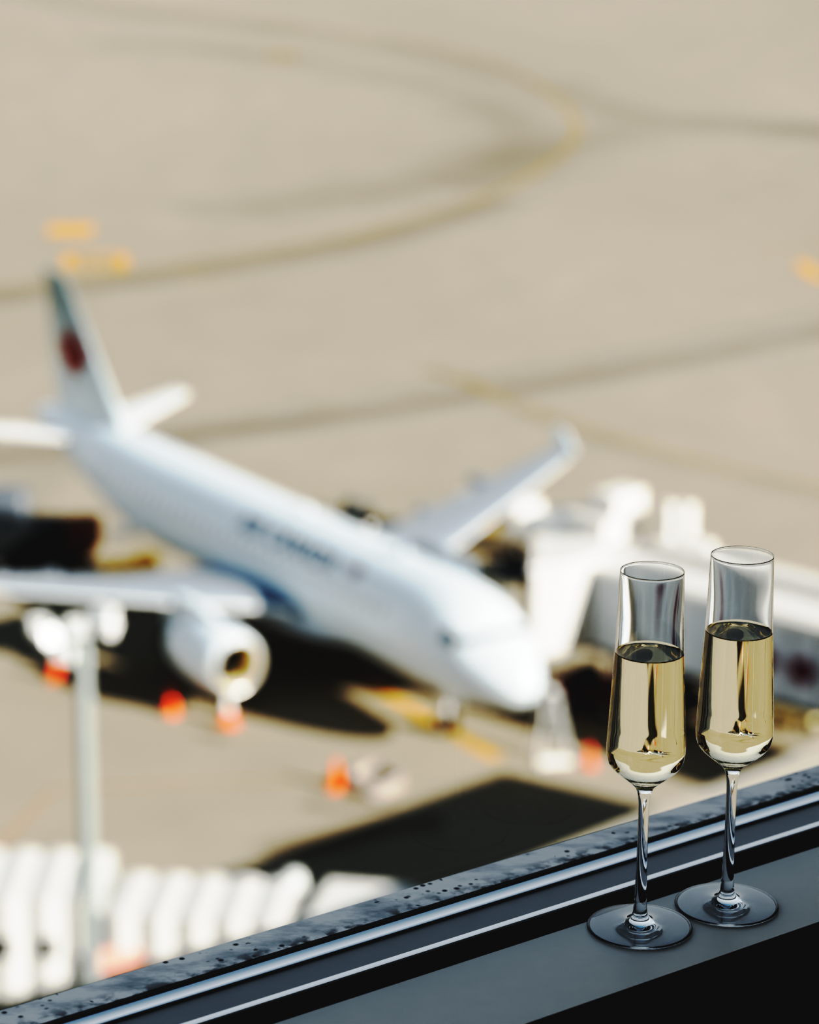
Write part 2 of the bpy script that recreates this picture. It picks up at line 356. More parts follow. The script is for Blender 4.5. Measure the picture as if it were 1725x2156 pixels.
for yy in (536, 566): strip('board_outline', [(143, yy), (258, yy)], 0.8, D_yel, 0.019, 0.05, smooth=False)
for xx in (143, 258): strip('board_outline', [(xx, 536), (xx, 566)], 0.8, D_yel, 0.019, 0.05, smooth=False)
for xx in (170, 200, 228): strip('board_outline', [(xx, 543), (xx + 6, 560)], 0.7, D_yelf, 0.019, 0.05, smooth=False)
# stand lines near the aircraft
strip('stand_line', [(770, 1440), (1050, 1598)], 0.55, D_yel, 0.016, 0.05, smooth=False)
strip('stand_line', [(-40, 1815), (40, 1740), (110, 1664), (380, 1652), (700, 1640)], 0.30, D_org, 0.016, 0.1, smooth=False)
strip('stain_and_shade', [(560, 1800), (700, 1765), (840, 1735), (930, 1730)], 2.4, D_stain_shade, 0.008, 0.45)  # soft half-shadow on the lit concrete, painted as a dark band
strip('stain_and_shade', [(640, 1690), (720, 1700), (830, 1690)], 1.2, D_stain_shade, 0.009, 0.45)
strip('stain_and_shade', [(420, 1545), (450, 1552), (475, 1560)], 0.9, D_stain_shade, 0.009, 0.45)

# ------------------------------------------------------------------ the airliner
YAW = R(-56.19); NOSE = (4.209, 85.37, 0)
jet = empty('airliner', NOSE, YAW + pi)
tag(jet, 'pale blue-white twin-engine airliner with red leaf on its fin, parked nose towards the window', 'airplane')

ST = [(0, 0.02, 3.17, 3.13), (0.06, .26, 3.42, 2.90), (0.2, .50, 3.68, 2.68), (0.5, .82, 4.00, 2.42), (1.0, 1.17, 4.36, 2.20), (1.6, 1.46, 4.72, 2.05), (2.2, 1.66, 5.18, 1.95),
      (2.8, 1.79, 5.54, 1.88), (3.5, 1.89, 5.76, 1.83), (4.4, 1.95, 5.89, 1.81), (5.6, 1.975, 5.94, 1.80), (9, 1.975, 5.94, 1.80), (15, 1.975, 5.94, 1.80), (21, 1.975, 5.94, 1.80), (24.5, 1.975, 5.94, 1.82),
      (26.5, 1.94, 5.94, 1.98), (28.5, 1.80, 5.93, 2.36), (30.5, 1.56, 5.91, 2.85), (32.5, 1.25, 5.87, 3.36), (34.5, .90, 5.76, 3.90), (36, .62, 5.63, 4.32), (37.1, .40, 5.48, 4.66), (37.5, .24, 5.36, 4.86)]
STS = spline(ST, 4)
def station(x):
    for a, b in zip(STS, STS[1:]):
        if a[0] <= x <= b[0]:
            t = (x - a[0]) / max(1e-9, b[0] - a[0]); return [p + (q - p) * t for p, q in zip(a, b)]
    return STS[-1]
def skin(x, ang, off=0.0):         # ang 0 = starboard, 90 = top
    _, hw, zt, zb = station(x); zc = (zt + zb) / 2; hz = (zt - zb) / 2
    return Vector((x, (hw + off) * cos(ang), zc + (hz + off) * sin(ang)))
mb = MB(); n = 48; vs_ = []
for s in STS:
    for k in range(n): vs_.append(skin(s[0], 2 * pi * k / n))
fs = [(i * n + k, i * n + (k + 1) % n, (i + 1) * n + (k + 1) % n, (i + 1) * n + k) for i in range(len(STS) - 1) for k in range(n)]
fs += [tuple(range(n)), tuple((len(STS) - 1) * n + k for k in range(n - 1, -1, -1))]
fus = mb.add(vs_, fs).build('fuselage', M['paint'], jet, smooth=60)
MB().lathe([(0.13, 0), (0.2, -0.25), (0.22, -0.3)], 16, Matrix.Translation((37.62, 0, 5.11)) @ Matrix.Rotation(R(90), 4, 'Y')).build('exhaust_pipe', M['dark'], jet, smooth=60)

def skin_patch(name, x0, x1, a0, a1, m, off=0.012, nx=4, na=4, skew=0.0, parent=jet):
    vs_ = []; 
    for i in range(nx + 1):
        for k in range(na + 1):
            u_ = i / nx; v_ = k / na
            vs_.append(skin(x0 + (x1 - x0) * u_ + skew * v_, R(a0 + (a1 - a0) * v_), off))
    fs = [(i * (na + 1) + k, (i + 1) * (na + 1) + k, (i + 1) * (na + 1) + k + 1, i * (na + 1) + k + 1) for i in range(nx) for k in range(na)]
    return MB().add(vs_, fs).build(name, m, parent, smooth=179)
for side in (1, -1):
    def q(a): return a if side > 0 else 180 - a
    skin_patch('cockpit_window', 1.64, 1.90, q(59), q(88), M['windowdark'], 0.015, skew=-0.15)
    skin_patch('cockpit_window', 2.02, 2.30, q(35), q(56), M['windowdark'], 0.015, skew=-0.34)
    skin_patch('cockpit_window', 2.40, 3.05, q(21), q(37), M['windowdark'], 0.015, skew=-0.12)
for i in range(33):
    x = 6.4 + i * 0.68
    if 12.6 < x < 13.0: continue
    skin_patch('cabin_window', x, x + 0.25, 13.5, 22.5, M['cabwin'], 0.01, nx=2, na=3)
skin_patch('door', 4.55, 5.4, -14, 38, M['paint'], 0.02)
skin_patch('door', 28.6, 29.4, -12, 36, M['paint'], 0.02)

def leaf_poly():
    h = [(0, 1.0), (.16, .70), (.33, .78), (.26, .38), (.52, .60), (.58, .47), (.86, .52), (.76, .27), (.88, .16), (.46, -.14), (.52, -.32), (.06, -.26), (.07, -.75), (0, -.75)]
    return h + [(-x, y) for x, y in reversed(h[1:-1])]
def flat_leaf(fn, scale, name, m, parent):
    bm = bmesh.new(); vs2 = [bm.verts.new((x * scale, y * scale, 0)) for x, y in leaf_poly()]
    bm.faces.new(vs2); bmesh.ops.triangulate(bm, faces=bm.faces)
    for ax in range(2):
        for k in range(-4, 5):
            no = (1, 0, 0) if ax == 0 else (0, 1, 0)
            bmesh.ops.bisect_plane(bm, geom=bm.verts[:] + bm.edges[:] + bm.faces[:], plane_co=Vector(no) * (k * 0.22 * scale), plane_no=no)
    for v in bm.verts: v.co = fn(v.co.x, v.co.y)
    me = bpy.data.meshes.new(name); bm.to_mesh(me); bm.free(); me.materials.append(m)
    o = bpy.data.objects.new(name, me); col.objects.link(o); o.parent = parent; return o
# title along the starboard side, reading from tail to nose
cu = bpy.data.curves.new('lettering', 'FONT'); cu.body = 'AIR CANADA'; cu.size = 1.0; cu.space_character = 1.15; cu.offset = 0.03
tmp = bpy.data.objects.new('lettering_source', cu); col.objects.link(tmp)
dg = bpy.context.evaluated_depsgraph_get(); dg.update()
me = bpy.data.meshes.new_from_object(tmp.evaluated_get(dg)); bpy.data.objects.remove(tmp); bpy.data.curves.remove(cu)
bm = bmesh.new(); bm.from_mesh(me)
xs = [v.co.x for v in bm.verts]; x0, x1 = min(xs), max(xs); ysm = max(v.co.y for v in bm.verts)
for k in range(1, 8):
    bmesh.ops.bisect_plane(bm, geom=bm.verts[:] + bm.edges[:] + bm.faces[:], plane_co=(0, ysm * k / 8, 0), plane_no=(0, 1, 0))
for v in bm.verts:
    t = (v.co.x - x0) / (x1 - x0); hgt = v.co.y / ysm
    v.co = skin(17.1 - 7.1 * t, R(30 + 23 * hgt), 0.012)
bm.to_mesh(me); bm.free(); me.materials.clear(); me.materials.append(M['navy'])
lt = bpy.data.objects.new('lettering', me); col.objects.link(lt); lt.parent = jet; lt['label'] = 'dark airline name lettered along the side'
lf = flat_leaf(lambda a, b: skin(8.85 - a, R(40) + b / 2.02, 0.014), 0.50, 'leaf_emblem', M['maroon'], jet)

def foil(c, tmax, n=14):           # closed section, x 0..c, z
    up = []; lo = []
    for i in range(n + 1):
        t = 0.5 - 0.5 * cos(pi * i / n); y = 5 * tmax * (0.2969 * sqrt(t) - 0.126 * t - 0.3516 * t * t + 0.2843 * t ** 3 - 0.1036 * t ** 4)
        up.append((t * c, y * c)); lo.append((t * c, -y * c * 0.75))
    return up + lo[-2:0:-1]
def loft(mb_, secs, closed=True, mi=None):
    n = len(secs[0]); b = [v for s in secs for v in s]
    fs = [(i * n + k, i * n + (k + 1) % n, (i + 1) * n + (k + 1) % n, (i + 1) * n + k) for i in range(len(secs) - 1) for k in range(n)]
    fs += [tuple(range(n)), tuple((len(secs) - 1) * n + k for k in range(n))]
    mb_.add(b, fs)
def wing(side):
    secs = []
    for y, le, te, z, t in ((1.2, 11.4, 18.9, 2.95, .15), (2.0, 11.8, 18.6, 3.02, .15), (6.4, 14.15, 18.25, 3.45, .125), (11.5, 16.95, 19.65, 4.02, .115), (16.3, 19.55, 21.15, 4.62, .11), (16.95, 20.0, 21.35, 4.70, .09)):
        secs.append([Vector((le + a, side * y, z + b)) for a, b in foil(te - le, t)])
    mb_ = MB(); loft(mb_, secs)
    o = mb_.build('wing', [M['wing'], M['slat']], jet, smooth=40)
    # bright slats along the leading edge
    n = len(secs[0]); me = o.data
    ls = []
    for y, le, z, c in ((2.25, 11.93, 3.04, 6.7), (6.4, 14.15, 3.45, 4.1), (11.5, 16.95, 4.02, 2.7), (16.1, 19.45, 4.60, 1.7)):
        c2 = c * 0.155 + 0.12; t = 0.6 * (0.15 if y < 3 else .12) * c * 0.55
        ls.append([Vector((le - 0.06 + a, side * y, z + b)) for a, b in [(c2, t * 1.06), (c2 * .6, t * .9), (c2 * .25, t * .62), (0.04, t * .25), (0, 0), (0.06, -t * .3), (c2 * .3, -t * .55), (c2 * .8, -t * .8), (c2, -t * .8)]])
    mb_ = MB(); loft(mb_, ls); mb_.build('slat', M['slat'], o, smooth=40)
    for y, le, te, z in ((4.2, 15.9, 19.5, 3.0), (8.6, 17.2, 20.2, 3.45), (12.3, 18.8, 21.1, 3.9)):
        pr = spline([(0.0, 0), (0.22, 0.5), (0.30, 1.4), (0.24, 2.4), (0.0, te - le)], 4)
        MB().lathe([(max(r, 0), h) for r, h in pr], 12, Matrix.Translation((le, side * y, z)) @ Matrix.Rotation(R(90), 4, 'Y')).build('flap_fairing', M['wing'], o, smooth=60)
    f = [(20.0, 4.70), (20.75, 5.50), (21.55, 5.55), (21.45, 4.70), (21.3, 4.15), (20.7, 4.2)]
    mb_ = MB(); vs_ = [Vector((a, side * (16.93 + dy), b)) for dy in (0, .08) for a, b in f]; k = len(f)
    mb_.add(vs_, [tuple(range(k)), tuple(range(2 * k - 1, k - 1, -1))] + [(i, (i + 1) % k, k + (i + 1) % k, k + i) for i in range(k)])
    mb_.build('wing_fence', M['paint'], o)
    return o
wing(1); wing(-1)
# belly fairing
secs = []
for x, hw, zt, zb in ((10.4, 0.9, 2.2, 1.78), (11.6, 1.85, 3.0, 1.55), (13.5, 2.25, 3.3, 1.40), (17.5, 2.25, 3.3, 1.40), (19.6, 1.9, 3.0, 1.55), (21.4, 0.9, 2.2, 1.80)):
    secs.append([Vector((x, hw * cos(a), (zt + zb) / 2 + (zt - zb) / 2 * sin(a))) for a in [2 * pi * k / 32 for k in range(32)]])
mb = MB(); loft(mb, secs); mb.build('belly_fairing', M['belly'], jet, smooth=50)

def engine(side):
    y = side * 5.75; z = 2.12; x0 = 9.95
    T = Matrix.Translation((x0, y, z)) @ Matrix.Rotation(R(90), 4, 'Y')   # lathe axis -> +x (aft)
    e_ = MB().lathe(spline([(1.02, 0.06), (1.14, 0.25), (1.22, .8), (1.25, 1.5), (1.20, 2.5), (1.06, 3.4), (0.92, 3.75)], 4) + [(0.86, 3.74), (0.84, 3.3)], 48, T).build('engine', M['paint'], jet, smooth=60)
    MB().lathe(spline([(1.035, 0.10), (0.985, -0.0), (0.90, 0.03), (0.85, 0.16)], 4), 48, T).build('inlet_lip', M['lip'], e_, smooth=60)
    MB().lathe([(0.85, 0.16), (0.84, 0.5), (0.86, 1.0)], 48, T).build('inlet_duct', M['cream'], e_, smooth=60)
    mb_ = MB().lathe([(0.86, 1.02), (0.3, 1.0), (0, 1.0)], 48, T)
    for k in range(24):
        a = 2 * pi * k / 24
        v = [Vector((r * cos(a + s), r * sin(a + s), h)) for r, s, h in ((.27, 0, .92), (.85, 0.05, .95), (.85, .24, 1.0), (.27, .22, .99))]
        mb_.add([T @ p for p in v], [(0, 1, 2, 3)])
    mb_.build('fan', M['fan'], e_)
    MB().lathe(spline([(0, .45), (.12, .55), (.24, .8), (.28, .98)], 4), 24, T).build('spinner', M['fan'], e_, smooth=60)
    MB().lathe(spline([(.60, 3.2), (.58, 3.9), (.42, 4.5), (.36, 4.55)], 3) + [(.2, 4.4), (0, 5.0)], 32, T).build('exhaust_cone', M['dark'], e_, smooth=40)
    secs = []
    for x, za, zb, hw in ((11.0, 3.35, 3.2, .05), (12.2, 3.72, 3.0, .2), (14.0, 3.72, 2.9, .22), (16.2, 3.45, 3.0, .12)):
        secs.append([Vector((x, y - hw, zb)), Vector((x, y + hw, zb)), Vector((x, y + hw, za)), Vector((x, y - hw, za))])
    mb_ = MB(); loft(mb_, secs); mb_.build('pylon', M['paint'], e_, smooth=30)
engine(1); engine(-1)
# tail
def fin_sec(z, le, te, t): return [Vector((le + a, b / 0.875, z)) for a, b in [(p, q * (1 if q >= 0 else 1 / .75)) for p, q in foil(te - le, t)]]
mb = MB(); loft(mb, [fin_sec(5.2, 28.1, 35.6, .09), fin_sec(5.95, 29.3, 35.75, .09), fin_sec(8.8, 31.95, 36.3, .09), fin_sec(11.45, 34.45, 36.85, .09), fin_sec(11.75, 34.85, 36.95, .06)])
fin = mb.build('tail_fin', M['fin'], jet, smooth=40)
def fin_side(a, b):
    return Vector((33.75 - a, 0.36, 8.55 + b))
def fin_surface(a, b):
    x = 33.75 - a * 0.95; z = 8.10 + b
    t = (z - 5.95) / (11.45 - 5.95); le = 29.3 + (34.45 - 29.3) * t; te = 35.75 + 1.1 * t; c = te - le
    u_ = min(max((x - le) / c, .01), .98); y = 5 * .09 * (0.2969 * sqrt(u_) - 0.126 * u_ - 0.3516 * u_ * u_ + 0.2843 * u_ ** 3 - 0.1036 * u_ ** 4) * c / .875
    return Vector((x, y + 0.03, z))
flat_leaf(fin_surface, 1.75, 'leaf_emblem', M['red'], fin)['label'] = 'large red leaf emblem'
for s in (1, -1):
    secs = []
    for y, le, te, z in ((0.5, 31.6, 35.2, 4.95), (1.2, 32.0, 35.4, 5.02), (6.0, 34.75, 36.35, 5.55), (6.25, 35.0, 36.4, 5.58)):
        secs.append([Vector((le + a, s * y, z + b)) for a, b in foil(te - le, .10)])
    mb = MB(); loft(mb, secs); mb.build('tailplane', M['slat'], jet, smooth=40)
# landing gear
def wheel(parent, c, r, w_):
    T = Matrix.Translation(c) @ Matrix.Rotation(R(90), 4, 'X')
    o = MB().lathe([(r * .55, -w_ / 2), (r * .9, -w_ / 2), (r, -w_ * .3), (r, w_ * .3), (r * .9, w_ / 2), (r * .55, w_ / 2), (r * .55, -w_ / 2)], 28, T).build('wheel', M['black'], parent, smooth=40)
    MB().lathe([(0, -w_ * .42), (r * .56, -w_ * .36), (r * .56, w_ * .36), (0, w_ * .42)], 28, T).build('hub', M['strut'], o, smooth=40)
ng = MB().tube([(5.05, 0, .38), (5.05, 0, 1.2), (5.0, 0, 2.2)], [.10, .11, .13]).tube([(5.05, -.3, .38), (5.05, .3, .38)], .06).tube([(5.0, 0, 1.3), (4.1, 0, 2.0)], .05).build('nose_gear', M['strut'], jet, smooth=40)
for s in (1, -1): wheel(ng, (5.05, s * .25, .38), .38, .22)
MB().box((4.3, .32, 1.75), (1.3, .04, .5)).build('gear_door', M['paint'], ng); MB().box((4.3, -.32, 1.75), (1.3, .04, .5)).build('gear_door', M['paint'], ng)
for s in (1, -1):
    g = MB().tube([(17.7, s * 3.8, .57), (17.7, s * 3.75, 1.6), (17.6, s * 3.7, 3.1)], [.14, .16, .18]).tube([(17.7, s * 3.35, .57), (17.7, s * 4.25, .57)], .09).tube([(17.7, s * 3.7, 1.5), (17.6, s * 2.2, 2.3)], .08).build('main_gear', M['strut'], jet, smooth=40)
    for q_ in (-.46, .46): wheel(g, (17.7, s * (3.8 + q_), .57), .57, .42)
    MB().box((17.6, s * 4.15, 1.75), (1.5, .05, 1.7)).build('gear_door', M['paint'], g)
MB().tube([(14.5, 0, 5.9), (14.5, 0, 6.25)], [.16, .03]).build('antenna', M['paint'], jet); MB().box((8.0, 0, 6.1), (.5, .05, .45)).build('antenna', M['paint'], jet)

# ------------------------------------------------------------------ passenger bridge at the nose
P1 = G(1214, 1190, 5.6); P2 = G(1725, 1326, 5.6); tv = (P2 - P1); tv.z = 0; tv.normalize(); nv = Vector((-tv.y, tv.x, 0))   # nv away from us
if nv.y < 0: nv = -nv
br = empty('passenger_bridge', (P1.x, P1.y, 0), atan2(tv.y, tv.x))
tag(br, 'white and grey boarding bridge reaching the airliner nose from the right', 'boarding bridge')
W_ = 3.5; L_ = 30.0
mb = MB().box((L_ / 2, W_ / 2, 4.15), (L_, W_, 2.9))
for k in range(24): mb.box((0.6 + k * 1.25, W_ / 2, 4.15), (.10, W_ + .14, 2.96))
mb.build('tunnel', M['bridgegrey'], br)
MB().box((L_ / 2 + .1, W_ / 2, 5.70), (L_ + .2, W_ + .6, .22)).box((L_ / 2, W_ / 2 + 1.0, 6.0), (L_ - 3, .9, .5)).build('tunnel_roof', M['bridgewhite'], br)
MB().box((L_ / 2, W_ / 2, 2.55), (L_, W_ - .4, .35)).build('underframe', M['dark'], br)
# tall lift frame and hoist columns rising above the roof
mb = MB()
for y in (W_ / 2 - 2.2, W_ / 2 + 2.2): mb.box((-.9, y, 3.5), (.55, .45, 7.0)) if y > 1 else mb.box((.9, y + 4.6, 3.65), (.5, .4, 7.3))
mb.box((-1.0, W_ / 2 + 1.9, 7.05), (1.1, 1.8, .9)).box((-1.2, W_ / 2 + 1.2, 6.3), (2.0, 2.2, .9))
mb.build('lift_column', M['bridgewhite'], br)
MB().box((-2.6, 2.6, 6.1), (1.6, 1.8, .7)).box((-3.6, 2.4, 5.95), (1.2, 1.4, .45)).build('roof_unit', M['white'], br)
MB().box((2.0, 3.8, 6.4), (.55, .5, 2.3)).box((2.7, 3.8, 6.0), (1.0, .5, .6)).build('roof_mast', M['bridgewhite'], br)
MB().box((3.4, W_ / 2, 1.4), (.5, 1.6, 2.2)).box((3.4, W_ / 2, .55), (1.2, 3.2, .35)).build('bogie', M['dark'], br)
for y in (W_ / 2 - 1.3, W_ / 2 + 1.3): wheel(br, (3.4, y, .5), .5, .4)
# lettering and emblem patches on the shaded side (only blurred maroon marks can be read in the picture)
def side_disc(x, z, rx, rz, m, nm='emblem'):
    vs_ = [Vector((x + rx * cos(a) * (1 + .15 * cos(5 * a)), -.095, z + rz * sin(a) * (1 + .15 * cos(5 * a)))) for a in [2 * pi * k / 40 for k in range(40)]]
    MB().add(vs_, [tuple(range(40))]).build(nm, m, br)
side_disc(8.25, 4.05, .62, .42, M['maroon']); side_disc(9.95, 4.02, .50, .42, M['maroon']); side_disc(4.35, 4.15, .28, .36, M['maroon'])
# cab against the fuselage
Cb = Vector((4.95, 90.1, 0)); cab = empty('bridge_cab', (0, 0, 0), 0)
mi = Matrix.Translation((-0, 0, 0))
brw = Matrix.Translation((P1.x, P1.y, 0)) @ Matrix.Rotation(atan2(tv.y, tv.x), 4, 'Z'); inv = brw.inverted()
bpy.data.objects.remove(cab)
c0 = [Vector((4.42, 89.85, 0)), Vector((5.58, 90.30, 0))]
dv = (c0[1] - c0[0]); dv.z = 0; dv.normalize()
cabpoly = [c0[0], c0[1], Vector((7.0, 91.6, 0)), Vector((6.9, 93.8, 0)), Vector((4.75, 93.2, 0))]
cp = [inv @ Vector((p.x, p.y, 0)) for p in cabpoly]
MB().prism(cp, 2.7, 5.95).build('cab', M['bridgewhite'], br, bevel=0.12)
cr_ = sum(cp, Vector()) / len(cp)
MB().prism([cr_ + (p - cr_) * 1.12 for p in cp], 5.95, 6.2).build('cab_roof', M['bridgewhite'], br, bevel=0.08)
# folded bellows closing onto the fuselage
bl = MB(); bt = MB()
nA, nB, fA, fB = Vector((3.62, 90.10, 0)), Vector((4.40, 90.22, 0)), Vector((2.45, 92.25, 0)), Vector((4.80, 93.0, 0))
for k in range(8):
    a0, a1 = k / 8, (k + .86) / 8; e_ = 0.07 if k % 2 else 0.0
    q4 = [nA.lerp(nB, a0), nA.lerp(nB, a1), fA.lerp(fB, a1), fA.lerp(fB, a0)]
    q4[0].y -= e_; q4[1].y -= e_
    bl.prism([inv @ p for p in q4], 3.1, 5.35 + e_); bt.prism([inv @ p for p in q4], 5.37 + e_, 5.62 + e_)
bl.build('bellows', M['bellow'], br); bt.build('bellows_hood', M['bellowtop'], br)

# ------------------------------------------------------------------ ribbed bridge below the window, left
def ribbed(parent, pA, pB, z0, z1, depth, n, nm):
    d = (pB - pA); L = Vector((d.x, d.y, 0)).length; a = atan2(d.y, d.x); Mx = Matrix.Translation((pA.x, pA.y, 0)) @ Matrix.Rotation(a, 4, 'Z')
    prof = []
    mb_ = MB().box((L / 2, depth / 2, (z0 + z1) / 2), (L, depth, z1 - z0), M=Mx)
    o = mb_.build(nm, M['ribbase'], parent)
    mb_ = MB(); pt = L / n
    for k in range(n):
        c_ = (k + .5) * pt; w2 = pt * .43
        r = [(c_ - w2, 0), (c_ - w2 * .8, .09), (c_ - w2 * .3, .14), (c_ + w2 * .3, .14), (c_ + w2 * .8, .09), (c_ + w2, 0)]
        lo_ = [Vector((x, -h, z0)) for x, h in r]; hi_ = [Vector((x, -h, z1 + h * .6)) for x, h in r]; bk = [Vector((x, depth, z1 + h * .6)) for x, h in r]
        m_ = len(r); fs = []
        for i in range(m_ - 1): fs += [(i, i + 1, m_ + i + 1, m_ + i), (m_ + i, m_ + i + 1, 2 * m_ + i + 1, 2 * m_ + i)]
        fs += [tuple(range(m_ - 1, -1, -1))]
        mb_.add([Mx @ v for v in lo_ + hi_ + bk], fs)
    mb_.build('rib_cladding', M['bridgewhite'], o, smooth=35)
    return o
rb = empty('ribbed_bridge', (0, 0, 0)); tag(rb, 'white ribbed boarding bridge below the window behind the lamp post', 'boarding bridge')
ribbed(rb, G(-260, 1893, 6.7), G(215, 1897, 6.7), 4.05, 6.7, 3.0, 6, 'outer_tunnel')
ribbed(rb, G(215, 1915, 6.6), G(606, 1933, 6.6), 4.7, 6.45, 2.5, 5, 'inner_tunnel')
a_ = [G(690, 1848, 6.6), G(862, 1862, 6.6), G(960, 1930, 6.6), G(860, 2010, 6.6), G(600, 2010, 6.6), G(640, 1930, 6.6)]
MB().prism(a_, 6.2, 6.6).build('rotunda_roof', M['bridgewhite'], rb, bevel=.08)
cc = sum(a_, Vector()) / 6; MB().lathe([(1.1, 0), (1.1, 6.2)], 24, Matrix.Translation((cc.x, cc.y, 0))).build('rotunda_column', M['palegrey'], rb, smooth=40)
gg = G(618, 1852, 6.5); MB().lathe([(.32, -2.4), (.32, .0), (.22, .25), (0, .34)], 20, Matrix.Translation((gg.x, gg.y, 6.45))).build('vent_dome', M['palegrey'], rb, smooth=40)
fa, fb = G(215, 1915, 6.6), G(606, 1933, 6.6)
for t_, w_, h_, z_ in ((.10, .95, .75, 5.25), (.42, .75, .40, 4.95)):
    p = fa.lerp(fb, t_); MB().box((p.x, p.y - .19, z_), (w_, .08, h_)).build('side_panel', M['pinkred'], rb)
fa, fb = G(-260, 1893, 6.7), G(215, 1897, 6.7)
for x_ in (8, 102):
    p = fa.lerp(fb, (x_ + 260) / 475); MB().box((p.x, p.y - .15, 5.5), (.34, .06, .55)).build('window', M['windowdark'], rb)
p = G(-60, 2000, 0); MB().box((-9.5, 62.5, 2.0), (.6, .6, 4.0)).build('support_leg', M['palegrey'], rb); MB().box((-4.6, 62.3, 2.3), (.5, .5, 4.6)).build('support_leg', M['palegrey'], rb)

# ------------------------------------------------------------------ terminal wing low on the right (its roof shows above the frame)
rA, rB = G(1380, 1704, 8.2), G(1725, 1568, 8.2); dl = rB - rA; dl.z = 0; dl.normalize(); c8 = Vector((rB.x, rB.y, 0)) + dl * ((19.7 - rB.x) / dl.x); back = Vector((dl.y, -dl.x, 0))
A = c8 - dl * 70; tp = [A, c8, c8 + back * 60, A + back * 60]
MB().prism(tp, 0, 7.9).build('wall_terminal', M['facade']).__setitem__('kind', 'structure')
MB().prism([p_ for p_ in [A, c8, c8 + back * 60, A + back * 60]], 7.9, 8.2).build('roof_terminal', M['roof']).__setitem__('kind', 'structure')

# ------------------------------------------------------------------ lamp mast
bp = G(174, 1345, 14.2); lm = empty('lamp_mast', (bp.x, bp.y, 0)); tag(lm, 'tall grey floodlight mast standing in front of the near wing', 'lamp post')
MB().tube([(0, 0, 0), (0, 0, 8), (0, 0, 14.5)], [.24, .20, .17], 20).build('pole', M['post'], lm, smooth=40)
MB().lathe([(.45, 0), (.45, .06), (.25, .12)], 20).build('base_plate', M['post'], lm)
MB().box((-.1, 0, 14.5), (1.75, .12, .12)).build('crossbar', M['post'], lm)
def flood(x, z, s, yaw, pitch, lens='lampface'):
    T = Matrix.Translation((x, -.12, z)) @ Matrix.Rotation(yaw, 4, 'Z') @ Matrix.Rotation(pitch, 4, 'X')
    o = MB().box((0, 0, 0), (s * 1.35, .25, s * 1.2), M=T).build('floodlight', M['lamp'], lm, bevel=.03)
    MB().box((0, -.135, 0), (s * 1.2, .02, s * 1.02), M=T).build('lamp_glass', M[lens], o)
flood(-.98, 14.55, .34, R(30), R(-35)); flood(-.76, 14.28, .36, R(42), R(-28), 'lampglint'); flood(-.12, 14.50, .38, R(20), R(-30)); flood(.52, 14.78, .40, R(-30), R(-25)); flood(.62, 14.55, .36, R(-60), R(-25)); flood(-.42, 13.85, .34, R(-10), R(-40))

# ------------------------------------------------------------------ cones
def cone_proto(banded):
    c_ = empty('traffic_cone')
    MB().box((0, 0, .03), (.46, .46, .06)).build('base', M['orange'], c_, bevel=.015)
    MB().lathe([(.19, .06), (.175, .14), (.13, .38)], 24).build('cone_body', M['orange'], c_, smooth=60)
    MB().lathe([(.132, .38), (.095, .56)], 24).build('reflective_band', M['white' if banded else 'orange'], c_, smooth=60)
    MB().lathe([(.095, .56), (.04, .82), (0, .83)], 24).build('cone_tip', M['white' if banded else 'orange'], c_, smooth=60)
    return c_
cones = [((118, 1432), 1.2, 'orange traffic cone at shadow edge beside the lamp post'), ((361, 1502), 1.2, 'orange traffic cone under the near engine, left of its inlet'),
         ((480, 1526), 1.35, 'orange and white cone directly below the near engine inlet'), ((708, 1660), 1.25, 'lone orange cone beside a pale coil on open concrete'),
         ((1240, 1612), .95, 'pale orange cone at the foot of the stepladder')]
cp0 = cone_proto(False)
for i, (p, s, l) in enumerate(cones):
    o = cp0 if i == 0 else cone_proto(True) if i == 2 else copy_tree(cp0)
    g = G(*p); o.location = (g.x, g.y, 0.0); o.scale = (s, s, s); o.rotation_euler.z = i * .6
    tag(o, l, 'traffic cone', 'cones around the parked airliner')

# ------------------------------------------------------------------ pale coil
g = G(792, 1656); pts_ = []
for k in range(150):
    a = k * .21; r = .85 + .08 * sin(k * .9) - .12 * (k / 150); pts_.append((g.x + r * cos(a), g.y + 1.35 * r * sin(a), .08 + .035 * (k * .21 / (2 * pi)) * 2))
tag(MB().tube(pts_, .06, 8).build('hose_coil', M['hose'], smooth=60), 'pale coiled hose lying on the concrete beside a cone', 'hose')

# ------------------------------------------------------------------ stepladder by the nose
g = G(1160, 1592); sl = empty('stepladder', (g.x, g.y, 0), R(12)); tag(sl, 'white stepladder standing on the apron in front of the airliner nose', 'ladder')
for x in (-.34, .34): MB().tube([(x * 1.7, -.55, .1), (x * .45, .0, 2.35)], .042, 8).build('stile', M['palegrey'], sl); MB().tube([(x * 1.7, .75, .1), (x * .45, .1, 2.35)], .036, 8).build('rear_leg', M['palegrey'], sl)
for k in (1, 2, 3, 4, 5):
    t = k / 7; w_ = .34 * (1.7 - 1.25 * t); MB().box((0, -.55 + .55 * t, .1 + 2.25 * t), (2 * w_, .07, .03)).build('step', M['steps'], sl)
MB().box((0, .05, 2.4), (.36, .34, .08)).build('top_cap', M['white'], sl)
MB().box((0, -.62, .07), (1.3, .5, .14)).build('base_bar', M['white'], sl, bevel=.02)

